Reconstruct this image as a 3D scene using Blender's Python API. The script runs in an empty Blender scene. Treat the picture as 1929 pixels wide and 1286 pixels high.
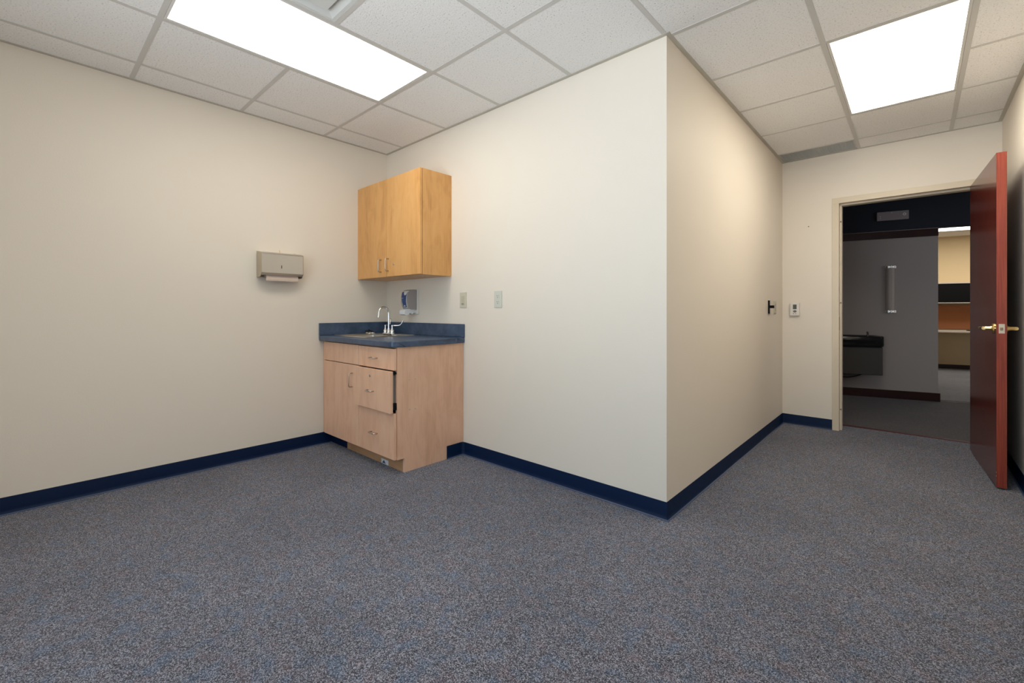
import bpy, bmesh, math, random
from mathutils import Vector, Matrix
random.seed(4)
S = bpy.context.scene
COL = S.collection
PI = math.pi

# ------------------------------------------------------------------ camera
TH = 0.7378                    # yaw: the view direction is 42.3 deg left of +Y
CAM_H = 1.0764
cd = bpy.data.cameras.new('camera'); cam = bpy.data.objects.new('camera', cd); COL.objects.link(cam)
cam.location = (0, 0, CAM_H); cam.rotation_euler = (PI/2, 0, TH)
cd.sensor_width = 36; cd.sensor_fit = 'HORIZONTAL'
cd.lens = 835.02/1929*36; cd.shift_y = -(643-584.86)/1929
cd.clip_start = 0.02
S.camera = cam
# ------------------------------------------------------------------ world, exposure
S.view_settings.view_transform = 'Standard'; S.view_settings.look = 'None'
S.view_settings.gamma = 1; S.view_settings.use_curve_mapping = False
S.view_settings.exposure = 0.0
w = bpy.data.worlds.new('world'); S.world = w; w.use_nodes = True
w.node_tree.nodes['Background'].inputs[0].default_value = (0.75, 0.87, 1, 1)
w.node_tree.nodes['Background'].inputs[1].default_value = 1.0
# ------------------------------------------------------------------ lamps
def area(name, loc, target, sx, sy, power, col, spread=None):
    l = bpy.data.lights.new(name, 'AREA'); l.shape = 'RECTANGLE'; l.size = sx; l.size_y = sy
    l.energy = power; l.color = col
    if spread: l.spread = spread
    o = bpy.data.objects.new(name, l); COL.objects.link(o); o.location = loc
    o.rotation_euler = (Vector(target)-Vector(loc)).to_track_quat('-Z', 'Z').to_euler()
    return o
WIN_X0, WIN_X1, WIN_Z0, WIN_Z1, BACK = -1.75, -0.05, 0.45, 2.2, -1.35
WX, WZ = (WIN_X0+WIN_X1)/2, (WIN_Z0+WIN_Z1)/2
area('daylight_sky', (WX, BACK-0.16, WZ), (WX, 1.5, 0.75), WIN_X1-WIN_X0, WIN_Z1-WIN_Z0, 15, (0.52, 0.77, 1.0), math.radians(120))
area('added_ceiling_fill', (WX, BACK-0.20, WZ), (WX, -0.5, 2.5), WIN_X1-WIN_X0, WIN_Z1-WIN_Z0, 50, (0.93, 0.97, 1.0), math.radians(120))  # added lamp in the window, aimed up to brighten the ceiling
area('hall_daylight', (2.85, 6.1, 1.35), (0.3, 6.9, 0.9), 1.2, 1.6, 16, (0.86, 0.90, 1.0))
LENS_L = 6.9                    # radiance of the fluorescent lenses
FAR_L = 6.0

# ------------------------------------------------------------------ geometry helpers
def box(bm, x0, x1, y0, y1, z0, z1, M=None):
    vs = [bm.verts.new((x, y, z)) for x in (x0, x1) for y in (y0, y1) for z in (z0, z1)]
    if M:
        for v in vs: v.co = M @ v.co
    a = vs
    fs = [bm.faces.new(q) for q in ((a[0],a[1],a[3],a[2]), (a[4],a[6],a[7],a[5]), (a[0],a[4],a[5],a[1]),
                               (a[2],a[3],a[7],a[6]), (a[0],a[2],a[6],a[4]), (a[1],a[5],a[7],a[3]))]
    return fs
def prism(bm, pts, axis, a0, a1, M=None):
    """polygon in the plane perpendicular to axis, extruded a0..a1. pts are the two remaining coords in xyz order"""
    def mk(p, a):
        c = {'x': (a, p[0], p[1]), 'y': (p[0], a, p[1]), 'z': (p[0], p[1], a)}[axis]
        v = Vector(c)
        return bm.verts.new(M @ v if M else v)
    A = [mk(p, a0) for p in pts]; B = [mk(p, a1) for p in pts]
    bm.faces.new(A); bm.faces.new(B[::-1])
    n = len(pts)
    for i in range(n): bm.faces.new((A[i], B[i], B[(i+1) % n], A[(i+1) % n]))
def lathe(bm, prof, seg=24, M=None, caps=True):
    """profile [(r,z)] about z"""
    rings = []
    for r, z in prof:
        ring = []
        for k in range(seg):
            a = 2*PI*k/seg; v = Vector((r*math.cos(a), r*math.sin(a), z))
            ring.append(bm.verts.new(M @ v if M else v))
        rings.append(ring)
    for i in range(len(rings)-1):
        for k in range(seg):
            bm.faces.new((rings[i][k], rings[i][(k+1) % seg], rings[i+1][(k+1) % seg], rings[i+1][k]))
    if caps:
        bm.faces.new(rings[0][::-1]); bm.faces.new(rings[-1])
def tube(bm, pts, r, seg=12, caps=True, flat=None):
    """sweep along pts; r number or list; flat=(a,b) makes an elliptical section"""
    pts = [Vector(p) for p in pts]; n = len(pts); rings = []
    t0 = (pts[1]-pts[0]).normalized()
    up = Vector((0, 0, 1)) if abs(t0.z) < .9 else Vector((1, 0, 0))
    nrm = (up - t0*up.dot(t0)).normalized()
    for i in range(n):
        t = (pts[min(i+1, n-1)]-pts[max(i-1, 0)]).normalized()
        nrm = (nrm - t*nrm.dot(t)).normalized(); b = t.cross(nrm)
        rr = r[i] if isinstance(r, (list, tuple)) else r
        fa, fb = flat[i] if flat else (1, 1)
        rings.append([bm.verts.new(pts[i] + rr*fa*math.cos(2*PI*k/seg)*nrm + rr*fb*math.sin(2*PI*k/seg)*b) for k in range(seg)])
    for i in range(n-1):
        for k in range(seg):
            bm.faces.new((rings[i][k], rings[i][(k+1) % seg], rings[i+1][(k+1) % seg], rings[i+1][k]))
    if caps: bm.faces.new(rings[0][::-1]); bm.faces.new(rings[-1])
def build(name, bm, mat, parent=None, smooth=False, bevel=0, segs=2, loc=None, kind=None):
    bmesh.ops.recalc_face_normals(bm, faces=bm.faces)
    me = bpy.data.meshes.new(name); bm.to_mesh(me); bm.free()
    o = bpy.data.objects.new(name, me); COL.objects.link(o)
    mats = mat if isinstance(mat, (list, tuple)) else [mat]
    for m in mats: me.materials.append(m)
    if smooth:
        for p in me.polygons: p.use_smooth = True
        if smooth == 'auto':
            md = o.modifiers.new('split', 'EDGE_SPLIT'); md.split_angle = math.radians(35)
    if bevel:
        b = o.modifiers.new('bevel', 'BEVEL'); b.width = bevel; b.segments = segs; b.limit_method = 'ANGLE'
        b.angle_limit = math.radians(40)
    if parent: o.parent = parent
    if loc:
        o.location = loc
    if kind: o['kind'] = kind
    return o
def B(*a):
    bm = bmesh.new()
    box(bm, *a)
    return bm
def thing(name, label, cat, loc, group=None, rz=0):
    o = bpy.data.objects.new(name, None); COL.objects.link(o); o.empty_display_size = .1
    o.location = loc; o.rotation_euler = (0, 0, rz)
    o['label'] = label; o['category'] = cat
    if group: o['group'] = group
    bpy.context.view_layer.update()
    return o
def tag(o, label, cat, group=None, kind=None):
    o['label'] = label; o['category'] = cat
    if group: o['group'] = group
    if kind: o['kind'] = kind
    return o
def local(root):
    """make a part built in world coordinates sit correctly under a root empty"""
    return Matrix.Translation(-Vector(root.location))
def part(name, bm, mat, root, **k):
    """bm in world coordinates; parented to root (unrotated empty) keeping the place; root may itself be a part at the same origin"""
    r = root
    off = Vector((0, 0, 0))
    while r is not None:
        off += Vector(r.location); r = r.parent
    bmesh.ops.translate(bm, verts=bm.verts, vec=-off)
    return build(name, bm, mat, parent=root, **k)

# ------------------------------------------------------------------ materials
def newmat(name):
    m = bpy.data.materials.new(name); m.use_nodes = True
    nt = m.node_tree; bs = nt.nodes['Principled BSDF']
    return m, nt, bs
def simple(name, col, rough=.5, metal=0, spec=.5, bump=None, coat=0):
    m, nt, bs = newmat(name)
    bs.inputs['Base Color'].default_value = (*col, 1); bs.inputs['Roughness'].default_value = rough
    bs.inputs['Metallic'].default_value = metal; bs.inputs['Specular IOR Level'].default_value = spec
    bs.inputs['Coat Weight'].default_value = coat
    # slight procedural variation of the tone
    tc = nt.nodes.new('ShaderNodeTexCoord'); no = nt.nodes.new('ShaderNodeTexNoise')
    no.inputs['Scale'].default_value = (bump[0] if bump else 40)
    nt.links.new(tc.outputs['Object'], no.inputs['Vector'])
    if bump:
        bp = nt.nodes.new('ShaderNodeBump'); bp.inputs['Strength'].default_value = bump[1]
        bp.inputs['Distance'].default_value = bump[2]
        nt.links.new(no.outputs['Fac'], bp.inputs['Height']); nt.links.new(bp.outputs['Normal'], bs.inputs['Normal'])
    else:
        mr = nt.nodes.new('ShaderNodeMapRange'); mr.inputs['To Min'].default_value = max(rough-.04, 0.02)
        mr.inputs['To Max'].default_value = rough+.04
        nt.links.new(no.outputs['Fac'], mr.inputs['Value']); nt.links.new(mr.outputs['Result'], bs.inputs['Roughness'])
    return m
def emis(name, col, s):
    m, nt, bs = newmat(name)
    bs.inputs['Base Color'].default_value = (.8, .8, .8, 1)
    bs.inputs['Emission Color'].default_value = (*col, 1); bs.inputs['Emission Strength'].default_value = s
    return m
def ramp(nt, stops):
    r = nt.nodes.new('ShaderNodeValToRGB'); e = r.color_ramp.elements
    e[0].position, e[0].color = stops[0][0], (*stops[0][1], 1)
    e[1].position, e[1].color = stops[-1][0], (*stops[-1][1], 1)
    for p, c in stops[1:-1]:
        x = e.new(p); x.color = (*c, 1)
    return r
def wood(name, dark, mid, light, rough=.35, axis='z', scale=1, fleck=.25, streak=9.0):
    m, nt, bs = newmat(name)
    tc = nt.nodes.new('ShaderNodeTexCoord'); mp = nt.nodes.new('ShaderNodeMapping')
    s = [streak*scale]*3; s['xyz'.index(axis)] = .55*scale
    mp.inputs['Scale'].default_value = s
    nt.links.new(tc.outputs['Object'], mp.inputs['Vector'])
    n1 = nt.nodes.new('ShaderNodeTexNoise'); n1.inputs['Scale'].default_value = 1.0; n1.inputs['Detail'].default_value = 6
    n1.inputs['Roughness'].default_value = .55; n1.inputs['Distortion'].default_value = .6
    nt.links.new(mp.outputs['Vector'], n1.inputs['Vector'])
    mp2 = nt.nodes.new('ShaderNodeMapping'); s2 = [160*scale]*3; s2['xyz'.index(axis)] = 5*scale
    mp2.inputs['Scale'].default_value = s2; nt.links.new(tc.outputs['Object'], mp2.inputs['Vector'])
    n2 = nt.nodes.new('ShaderNodeTexNoise'); n2.inputs['Scale'].default_value = 1; n2.inputs['Detail'].default_value = 3
    nt.links.new(mp2.outputs['Vector'], n2.inputs['Vector'])
    mp3 = nt.nodes.new('ShaderNodeMapping'); s3 = [11*scale]*3; s3['xyz'.index(axis)] = 4.2*scale
    mp3.inputs['Scale'].default_value = s3; nt.links.new(tc.outputs['Object'], mp3.inputs['Vector'])
    n3 = nt.nodes.new('ShaderNodeTexNoise'); n3.inputs['Scale'].default_value = 1; n3.inputs['Detail'].default_value = 5
    n3.inputs['Distortion'].default_value = 1.2; nt.links.new(mp3.outputs['Vector'], n3.inputs['Vector'])
    mo = nt.nodes.new('ShaderNodeMix'); mo.inputs['Factor'].default_value = .5
    nt.links.new(n1.outputs['Fac'], mo.inputs['A']); nt.links.new(n3.outputs['Fac'], mo.inputs['B'])
    mx = nt.nodes.new('ShaderNodeMix'); mx.inputs['Factor'].default_value = fleck
    nt.links.new(mo.outputs['Result'], mx.inputs['A']); nt.links.new(n2.outputs['Fac'], mx.inputs['B'])
    r = ramp(nt, [(.30, dark), (.5, mid), (.72, light)])
    nt.links.new(mx.outputs['Result'], r.inputs['Fac']); nt.links.new(r.outputs['Color'], bs.inputs['Base Color'])
    bs.inputs['Roughness'].default_value = rough
    return m
def paint(name, col, rough=.55, bscale=160, bst=.10):
    m, nt, bs = newmat(name)
    tc = nt.nodes.new('ShaderNodeTexCoord')
    n = nt.nodes.new('ShaderNodeTexNoise'); n.inputs['Scale'].default_value = bscale; n.inputs['Detail'].default_value = 2
    nt.links.new(tc.outputs['Object'], n.inputs['Vector'])
    bp = nt.nodes.new('ShaderNodeBump'); bp.inputs['Strength'].default_value = bst; bp.inputs['Distance'].default_value = .003
    nt.links.new(n.outputs['Fac'], bp.inputs['Height']); nt.links.new(bp.outputs['Normal'], bs.inputs['Normal'])
    bs.inputs['Base Color'].default_value = (*col, 1); bs.inputs['Roughness'].default_value = rough
    bs.inputs['Specular IOR Level'].default_value = .3
    return m
def carpet(name, dark, mid, light, blue, red, scale=380):
    m, nt, bs = newmat(name)
    tc = nt.nodes.new('ShaderNodeTexCoord')
    v = nt.nodes.new('ShaderNodeTexVoronoi'); v.inputs['Scale'].default_value = scale
    nt.links.new(tc.outputs['Object'], v.inputs['Vector'])
    sep = nt.nodes.new('ShaderNodeSeparateColor'); nt.links.new(v.outputs['Color'], sep.inputs['Color'])
    r = ramp(nt, [(.0, dark), (.5, mid), (1, light)])
    nt.links.new(sep.outputs[0], r.inputs['Fac'])
    # coloured tufts, gathered in loose blotches
    cur = r.outputs['Color']
    for k, (c, sc, th, amt) in enumerate(((blue, 15, .55, .42), (red, 19, .56, .3))):
        n = nt.nodes.new('ShaderNodeTexNoise'); n.inputs['Scale'].default_value = sc; n.inputs['Detail'].default_value = 3
        mp = nt.nodes.new('ShaderNodeMapping'); mp.inputs['Location'].default_value = (3.1*k, 7.7*k, 0)
        nt.links.new(tc.outputs['Object'], mp.inputs['Vector']); nt.links.new(mp.outputs['Vector'], n.inputs['Vector'])
        mr = nt.nodes.new('ShaderNodeMapRange'); mr.inputs['From Min'].default_value = th-.06; mr.inputs['From Max'].default_value = th+.1
        mr.inputs['To Max'].default_value = amt
        nt.links.new(n.outputs['Fac'], mr.inputs['Value'])
        g = nt.nodes.new('ShaderNodeMath'); g.operation = 'MULTIPLY'
        nt.links.new(mr.outputs['Result'], g.inputs[0]); nt.links.new(sep.outputs[1+k], g.inputs[1])
        mx = nt.nodes.new('ShaderNodeMix'); mx.data_type = 'RGBA'
        nt.links.new(g.outputs[0], mx.inputs['Factor']); nt.links.new(cur, mx.inputs[6]); mx.inputs[7].default_value = (*c, 1)
        cur = mx.outputs[2]
    # wear and old stains
    n = nt.nodes.new('ShaderNodeTexNoise'); n.inputs['Scale'].default_value = 1.7; n.inputs['Detail'].default_value = 5
    nt.links.new(tc.outputs['Object'], n.inputs['Vector'])
    mr = nt.nodes.new('ShaderNodeMapRange'); mr.inputs['From Min'].default_value = .3; mr.inputs['From Max'].default_value = .7
    mr.inputs['To Min'].default_value = .86; mr.inputs['To Max'].default_value = 1.1
    nt.links.new(n.outputs['Fac'], mr.inputs['Value'])
    hv = nt.nodes.new('ShaderNodeVectorMath'); hv.operation = 'SCALE'
    nt.links.new(cur, hv.inputs[0]); nt.links.new(mr.outputs['Result'], hv.inputs['Scale'])
    nt.links.new(hv.outputs[0], bs.inputs['Base Color'])
    bp = nt.nodes.new('ShaderNodeBump'); bp.inputs['Strength'].default_value = .5; bp.inputs['Distance'].default_value = .004
    nt.links.new(v.outputs['Distance'], bp.inputs['Height']); bp.invert = True
    nt.links.new(bp.outputs['Normal'], bs.inputs['Normal'])
    bs.inputs['Roughness'].default_value = .95; bs.inputs['Specular IOR Level'].default_value = .15
    bs.inputs['Sheen Weight'].default_value = .15
    return m
def tile_mat():
    m, nt, bs = newmat('mineral_fibre_tile')
    tc = nt.nodes.new('ShaderNodeTexCoord')
    n = nt.nodes.new('ShaderNodeTexNoise'); n.inputs['Scale'].default_value = 130; n.inputs['Detail'].default_value = 2
    n.inputs['Roughness'].default_value = .6
    nt.links.new(tc.outputs['Object'], n.inputs['Vector'])
    r = ramp(nt, [(.30, (.50, .48, .45)), (.37, (.86, .85, .835)), (.6, (.92, .91, .895))])
    nt.links.new(n.outputs['Fac'], r.inputs['Fac']); nt.links.new(r.outputs['Color'], bs.inputs['Base Color'])
    bp = nt.nodes.new('ShaderNodeBump'); bp.inputs['Strength'].default_value = .4; bp.inputs['Distance'].default_value = .004
    nt.links.new(n.outputs['Fac'], bp.inputs['Height']); nt.links.new(bp.outputs['Normal'], bs.inputs['Normal'])
    bs.inputs['Roughness'].default_value = .9
    return m
def laminate():
    m, nt, bs = newmat('blue_laminate')
    tc = nt.nodes.new('ShaderNodeTexCoord')
    n = nt.nodes.new('ShaderNodeTexNoise'); n.inputs['Scale'].default_value = 9; n.inputs['Detail'].default_value = 9
    n.inputs['Roughness'].default_value = .75
    nt.links.new(tc.outputs['Object'], n.inputs['Vector'])
    r = ramp(nt, [(.32, (.030, .052, .095)), (.5, (.052, .085, .15)), (.7, (.085, .125, .20))])
    nt.links.new(n.outputs['Fac'], r.inputs['Fac']); nt.links.new(r.outputs['Color'], bs.inputs['Base Color'])
    bs.inputs['Roughness'].default_value = .28
    return m

M_WALL = paint('cream_wall_paint', (.825, .752, .65))
M_CARPET = carpet('speckled_carpet', (.009, .009, .013), (.094, .096, .120), (.41, .41, .475), (.05, .15, .29), (.24, .11, .10))
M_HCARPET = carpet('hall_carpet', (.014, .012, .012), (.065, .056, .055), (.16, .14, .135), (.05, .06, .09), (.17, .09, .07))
M_TILE = tile_mat()
M_GRID = simple('ceiling_grid_metal', (.62, .605, .575), .5)
M_MOULD = simple('ceiling_angle_metal', (.52, .49, .42), .45)
M_LENS = emis('fluorescent_lens', (1.0, .94, .82), LENS_L)
M_LENS2 = emis('passage_fluorescent_lens', (1.0, .93, .80), 1.5*LENS_L)
M_FIXT = simple('white_enamel_fixture', (.72, .71, .68), .35)
M_VENT = simple('white_enamel_vent', (.66, .67, .65), .4)
M_GRILLE = simple('grey_eggcrate', (.55, .55, .51), .5)
M_BASE = simple('navy_vinyl_base', (.0006, .011, .046), .5, 0, .2)
M_TOEREFL = simple('navy_toe_reflection', (.05, .08, .16), .3)  # same vinyl, with the toe's reflection put into a paler colour
M_MAPLE = wood('maple_panel_yellow_lit', (.53, .245, .075), (.72, .375, .125), (.80, .46, .18))  # wall cabinet's copy of the maple, yellow light worked into its colour
M_MAPLE2 = wood('maple_panel_lower', (.70, .385, .235), (.85, .515, .34), (.90, .60, .42))
M_MAPLEH = wood('maple_rough_edge', (.38, .20, .10), (.52, .29, .15), (.62, .37, .20), axis='x', rough=.6)
M_BROWN = simple('cabinet_inside_dark', (.03, .02, .015), .8)
M_CHERRY = wood('cherry_door_veneer', (.055, .009, .006), (.105, .018, .011), (.15, .028, .016), rough=.22, streak=14)
M_CHERRYE = wood('cherry_door_edge', (.17, .022, .012), (.27, .042, .022), (.38, .072, .036), rough=.35, streak=40, fleck=.6)
M_CHROME = simple('chrome', (.85, .85, .85), .12, 1)
M_NICKEL = simple('brushed_nickel', (.62, .58, .53), .3, 1)
M_STEEL = simple('brushed_stainless', (.60, .575, .53), .32, 1)
M_STEELD = simple('stainless_side', (.56, .50, .40), .38, 1)
M_BRASS = simple('polished_brass', (.80, .60, .27), .15, 1)
M_BLACK = simple('black_plastic', (.004, .004, .004), .5, 0, .15)
M_PAPER = simple('paper_towels', (.62, .50, .42), .9)
M_IVORY = simple('ivory_plate', (.62, .58, .46), .4)
M_IVORY2 = simple('pale_plate', (.66, .66, .58), .4)
M_SLOT = simple('dark_slot', (.06, .055, .05), .6)
M_WHITE = simple('white_plastic', (.78, .74, .68), .4)
M_LCD = simple('grey_display', (.09, .10, .075), .25)
M_FRAME = simple('cream_frame_paint', (.70, .60, .45), .4)
M_LABELB = simple('blue_label', (.012, .05, .19), .35)
M_LABELW = simple('white_label', (.75, .78, .80), .5)
M_CLEAR = simple('smoky_plastic_face', (.36, .33, .32), .2)
M_HALLW = paint('grey_wall_fabric', (.36, .315, .285), .8, 90, .3)
M_HNAVY = paint('navy_header_paint', (.020, .023, .032), .8)
M_HRAIL = wood('dark_cherry_rail', (.014, .003, .0025), (.026, .005, .004), (.042, .008, .006), axis='x', rough=.35)
M_COOLB = simple('dark_grey_cooler', (.060, .052, .045), .45, .1)
M_COOLT = simple('black_cooler_top', (.03, .03, .033), .15, .6)
M_SCONCE = simple('frosted_sconce', (.40, .33, .28), .45)
M_FARW = paint('warm_far_wall', (.80, .62, .36), .7)
M_TACK = paint('orange_tackboard', (.50, .20, .085), .9)
M_DESK = simple('pale_desk_edge', (.66, .56, .46), .4)
M_FCARP = carpet('far_carpet', (.06, .06, .065), (.18, .18, .19), (.34, .33, .35), (.05, .12, .2), (.2, .1, .08))

# ------------------------------------------------------------------ room shell
XL, YB, XC, YD, XR, H = -3.555, 2.2204, -0.9443, 4.909, 0.482, 2.49
WT = .14
TOP = 2.75
def st(name, bm, mat, **k): return build(name, bm, mat, kind='structure', **k)
st('floor', B(XL-.1, 2.6, BACK-.1, 5.160, -.1, 0), M_CARPET)
st('wall_left', B(XL-WT, XL, BACK-WT, YB+WT, -.05, TOP), M_WALL)
# cabinet wall and the side wall beyond the outer corner are one continuous corner
bm = bmesh.new()
prism(bm, [(XL, YB), (XC, YB), (XC, YD), (XC-WT, YD), (XC-WT, YB+WT), (XL, YB+WT)], 'z', -.05, TOP)
st('wall_back', bm, M_WALL)
DX0, DX1, DZ = -.500, .362, 2.040     # door opening (to the frame's inner edge)
bm = bmesh.new()
box(bm, XC-WT, DX0-.02, YD, YD+WT, -.05, TOP); box(bm, DX1+.02, XR+WT, YD, YD+WT, -.05, TOP)
box(bm, DX0-.02, DX1+.02, YD, YD+WT, DZ+.02, TOP)
st('wall_door', bm, M_WALL)
st('wall_right', B(XR, XR+WT, BACK-WT, YD, -.05, TOP), M_WALL)
bm = bmesh.new()
box(bm, XL-WT, WIN_X0, BACK-WT, BACK, -.05, TOP); box(bm, WIN_X1, XR+WT, BACK-WT, BACK, -.05, TOP)
box(bm, WIN_X0, WIN_X1, BACK-WT, BACK, -.05, WIN_Z0); box(bm, WIN_X0, WIN_X1, BACK-WT, BACK, WIN_Z1, TOP)
st('wall_window', bm, M_WALL)
bm = bmesh.new()
for z in (WIN_Z0, WIN_Z1-.04): box(bm, WIN_X0, WIN_X1, BACK-.10, BACK-.05, z, z+.04)
for x in (WIN_X0, (WIN_X0+WIN_X1)/2-.02, WIN_X1-.04): box(bm, x, x+.04, BACK-.10, BACK-.05, WIN_Z0+.04, WIN_Z1-.04)
st('window_1', bm, M_FIXT)

# ---- ceiling: tiles, grid, wall angle
XS = [-3.875, -3.29, -2.7045, -2.119, -1.5335, -.948, -.360, .210, .79]
YS = [-2.55, -1.952, -1.354, -.756, -.158, .440, 1.034, 1.632, 2.236, 2.846, 3.434, 4.030, 4.622, 5.22]
FIX = {(2, 5), (2, 6), (6, 9), (6, 10)}        # cells of the two light fittings
DIFF = (3, 5)
def inside(x, y):
    if y < YB: return XL < x < XR and y > BACK
    return XC < x < XR and y < YD
bm = bmesh.new()
tee = .012
for i in range(len(XS)-1):
    for j in range(len(YS)-1):
        if (i, j) in FIX or (i, j) == DIFF: continue
        x0, x1, y0, y1 = max(XS[i], XL), min(XS[i+1], XR), max(YS[j], BACK), min(YS[j+1], YD)
        if x1-x0 < .01 or y1-y0 < .01: continue
        xm = (x0+x1)/2
        if xm < XC and y0 >= YB-.03: continue
        if xm < XC: y1 = min(y1, YB)
        if (i, j) == (5, 12): y1 = 4.640     # the return grille fills the last strip
        if y1 - y0 < .02: continue
        dz = random.uniform(0, .0012)
        box(bm, x0+.002, x1-.002, y0+.002, y1-.002, H+.0018+dz*.8, H+.022)
box(bm, XL, XR, BACK, YB, 2.70, 2.72); box(bm, XC, XR, YB, YD, 2.70, 2.72)
ceil = st('ceiling', bm, M_TILE)
bm = bmesh.new()
def strip(x0, x1, y0, y1, z=0): box(bm, x0, x1, y0, y1, H-z, H+.006)
for x in XS[1:-1]:
    if x < -1.0: strip(x-tee, x+tee, BACK, YB)
    elif x < -.9: strip(x-tee, x+tee, BACK, YB-.02)
    else: strip(x-tee, x+tee, BACK, YD)
xs2 = [XL]+XS[1:-1]+[XR]
for y in YS[2:-1]:
    for a, b in zip(xs2[:-1], xs2[1:]):
        if y > YB and b < XC+.1: continue
        if (a == XS[2] and abs(y-1.034) < .01) or (a == XS[6] and abs(y-3.434) < .01): continue
        strip(a+(tee if a != XL else 0), b-(tee if b != XR else 0), y-tee, y+tee, -.0003)
build('ceiling_grid', bm, M_GRID, parent=ceil)
bm = bmesh.new(); a = .022; zz = H-.001
box(bm, XL, XL+a, BACK, YB, zz, H+.004); box(bm, XL+a, XC, YB-a, YB, zz, H+.004)
box(bm, XC, XC+a, YB-a, YD, zz, H+.004); box(bm, XC+a, XR-a, YD-a, YD, zz, H+.004)
box(bm, XR-a, XR, BACK, YD, zz, H+.004)
build('wall_angle', bm, M_MOULD, parent=ceil)

# ---- baseboards, vinyl cove
def cove(name, p0, p1, n, mat=M_BASE, h=.092):
    """vinyl cove base from p0 to p1 (floor points), n = room-side normal"""
    p0, p1, n = Vector((*p0, 0)), Vector((*p1, 0)), Vector((*n, 0))
    prof = [(0, 0), (.016, 0), (.016, .0025), (.010, .006), (.0055, .013), (.0035, .024), (.0032, h-.004), (.0018, h), (0, h)]
    bm = bmesh.new(); A = []; Bv = []
    for d, z in prof:
        A.append(bm.verts.new(p0+n*d+Vector((0, 0, z)))); Bv.append(bm.verts.new(p1+n*d+Vector((0, 0, z))))
    k = len(prof); bm.faces.new(A); bm.faces.new(Bv[::-1])
    for i in range(k):
        f = bm.faces.new((A[i], Bv[i], Bv[(i+1) % k], A[(i+1) % k])); f.material_index = 1 if i in (1, 2) else 0
    o = st(name, bm, [mat, M_TOEREFL], smooth='auto')
    return o
cove('baseboard_left', (XL, BACK), (XL, 1.70), (1, 0))
# the strip on the cabinet wall bends round the rounded inside corner and dies against the cabinet
def cove_path(name, pts, h=.092, mat=M_BASE, kind='structure'):
    """pts: path with the room on the right hand side when walking"""
    P = [Vector((*p, 0)) for p in pts]; prof = [(0, 0), (.016, 0), (.016, .0025), (.010, .006), (.0055, .013), (.0035, .024), (.0032, h-.004), (.0018, h), (0, h)]
    bm = bmesh.new(); rows = []
    for i, p in enumerate(P):
        t0 = (P[i]-P[i-1]).normalized() if i else None
        t1 = (P[i+1]-P[i]).normalized() if i < len(P)-1 else None
        ts = [t for t in (t0, t1) if t is not None]
        ns = [Vector((t.y, -t.x, 0)) for t in ts]
        n = sum(ns, Vector((0, 0, 0))); n.normalize()
        k = 1/max(n.dot(ns[0]), .3)
        rows.append([bm.verts.new(p+n*d*k+Vector((0, 0, z))) for d, z in prof])
    m = len(prof)
    for a, b in zip(rows[:-1], rows[1:]):
        for i in range(m):
            f = bm.faces.new((a[i], b[i], b[(i+1) % m], a[(i+1) % m])); f.material_index = 1 if i in (1, 2) else 0
    bm.faces.new(rows[0]); bm.faces.new(rows[-1][::-1])
    return build(name, bm, [mat, M_TOEREFL], smooth='auto', kind=kind)
CX = -2.512                                   # right side of the base cabinet
arc = [(CX-.004+.030*(1-math.cos(t)), YB-.030*(1-math.sin(t))) for t in [PI/2*k/6 for k in range(7)]]
cove_path('baseboard_back', [(CX-.004, 2.062)]+arc+[(XC, YB), (XC, YD-.0)])
cove('baseboard_door', (XC+.003, YD), (-.552, YD), (0, -1))
cove('baseboard_right', (XR, YD), (XR, BACK), (-1, 0))
cove('baseboard_window', (XR, BACK), (XL, BACK), (0, 1))

# ------------------------------------------------------------------ light fittings
def troffer(x0, x1, y0, y1, label, lens):
    t = thing('ceiling_light', label, 'ceiling light', ((x0+x1)/2, (y0+y1)/2, H), 'long fluorescent panels in the ceiling grid')
    a = .013; b = .026
    bm = bmesh.new()
    x0 += a; x1 -= a; y0 += a; y1 -= a
    for q in ((x0, x0+b-a, y0, y1), (x1-b+a, x1, y0, y1), (x0+b-a, x1-b+a, y0, y0+b-a), (x0+b-a, x1-b+a, y1-b+a, y1)):
        box(bm, *q, H+.001, H+.016)
    box(bm, x0, x1, y0, y1, H+.03, H+.10)
    part('frame', bm, M_FIXT, t, bevel=.001)
    part('diffuser', B(x0+b-a, x1-b+a, y0+b-a, y1-b+a, H+.003, H+.008), lens, t)
    return t
troffer(XS[2], XS[3], YS[5], YS[7], 'long bright ceiling light panel over the room on the left, beside the square air vent', M_LENS)
troffer(XS[6], XS[7], YS[9], YS[11], 'bright ceiling light panel in the entry passage near the open door', M_LENS2)
# square supply diffuser, stepped cones
x0, x1, y0, y1 = XS[3]+tee, XS[4]-tee, YS[5]+tee, YS[6]-tee
t = thing('air_diffuser', 'square white supply air vent set in the ceiling beside the long light panel', 'air vent', ((x0+x1)/2, (y0+y1)/2, H))
def ring_cone(bm, cx, cy, o0, o1, z0, z1, th=.002):
    v = []
    for s, z in ((o0, z0), (o1, z1), (o1, z1+th), (o0, z0+th)):
        v.append([bm.verts.new((cx+s*a, cy+s*b, z)) for a, b in ((-1, -1), (1, -1), (1, 1), (-1, 1))])
    for i in range(4):
        for k in range(4):
            bm.faces.new((v[i][k], v[i][(k+1) % 4], v[(i+1) % 4][(k+1) % 4], v[(i+1) % 4][k]))
cx, cy, hw = (x0+x1)/2, (y0+y1)/2, (x1-x0)/2
bm = bmesh.new(); ring_cone(bm, cx, cy, hw+.004, hw-.012, H+.001, H+.002); ring_cone(bm, cx, cy, hw-.012, hw-.075, H+.002, H+.028); ring_cone(bm, cx, cy, hw-.075, hw-.10, H+.028, H+.075)
part('frame', bm, M_VENT, t)
bm = bmesh.new(); ring_cone(bm, cx, cy, hw-.060, hw-.11, H+.003, H+.030)
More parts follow.
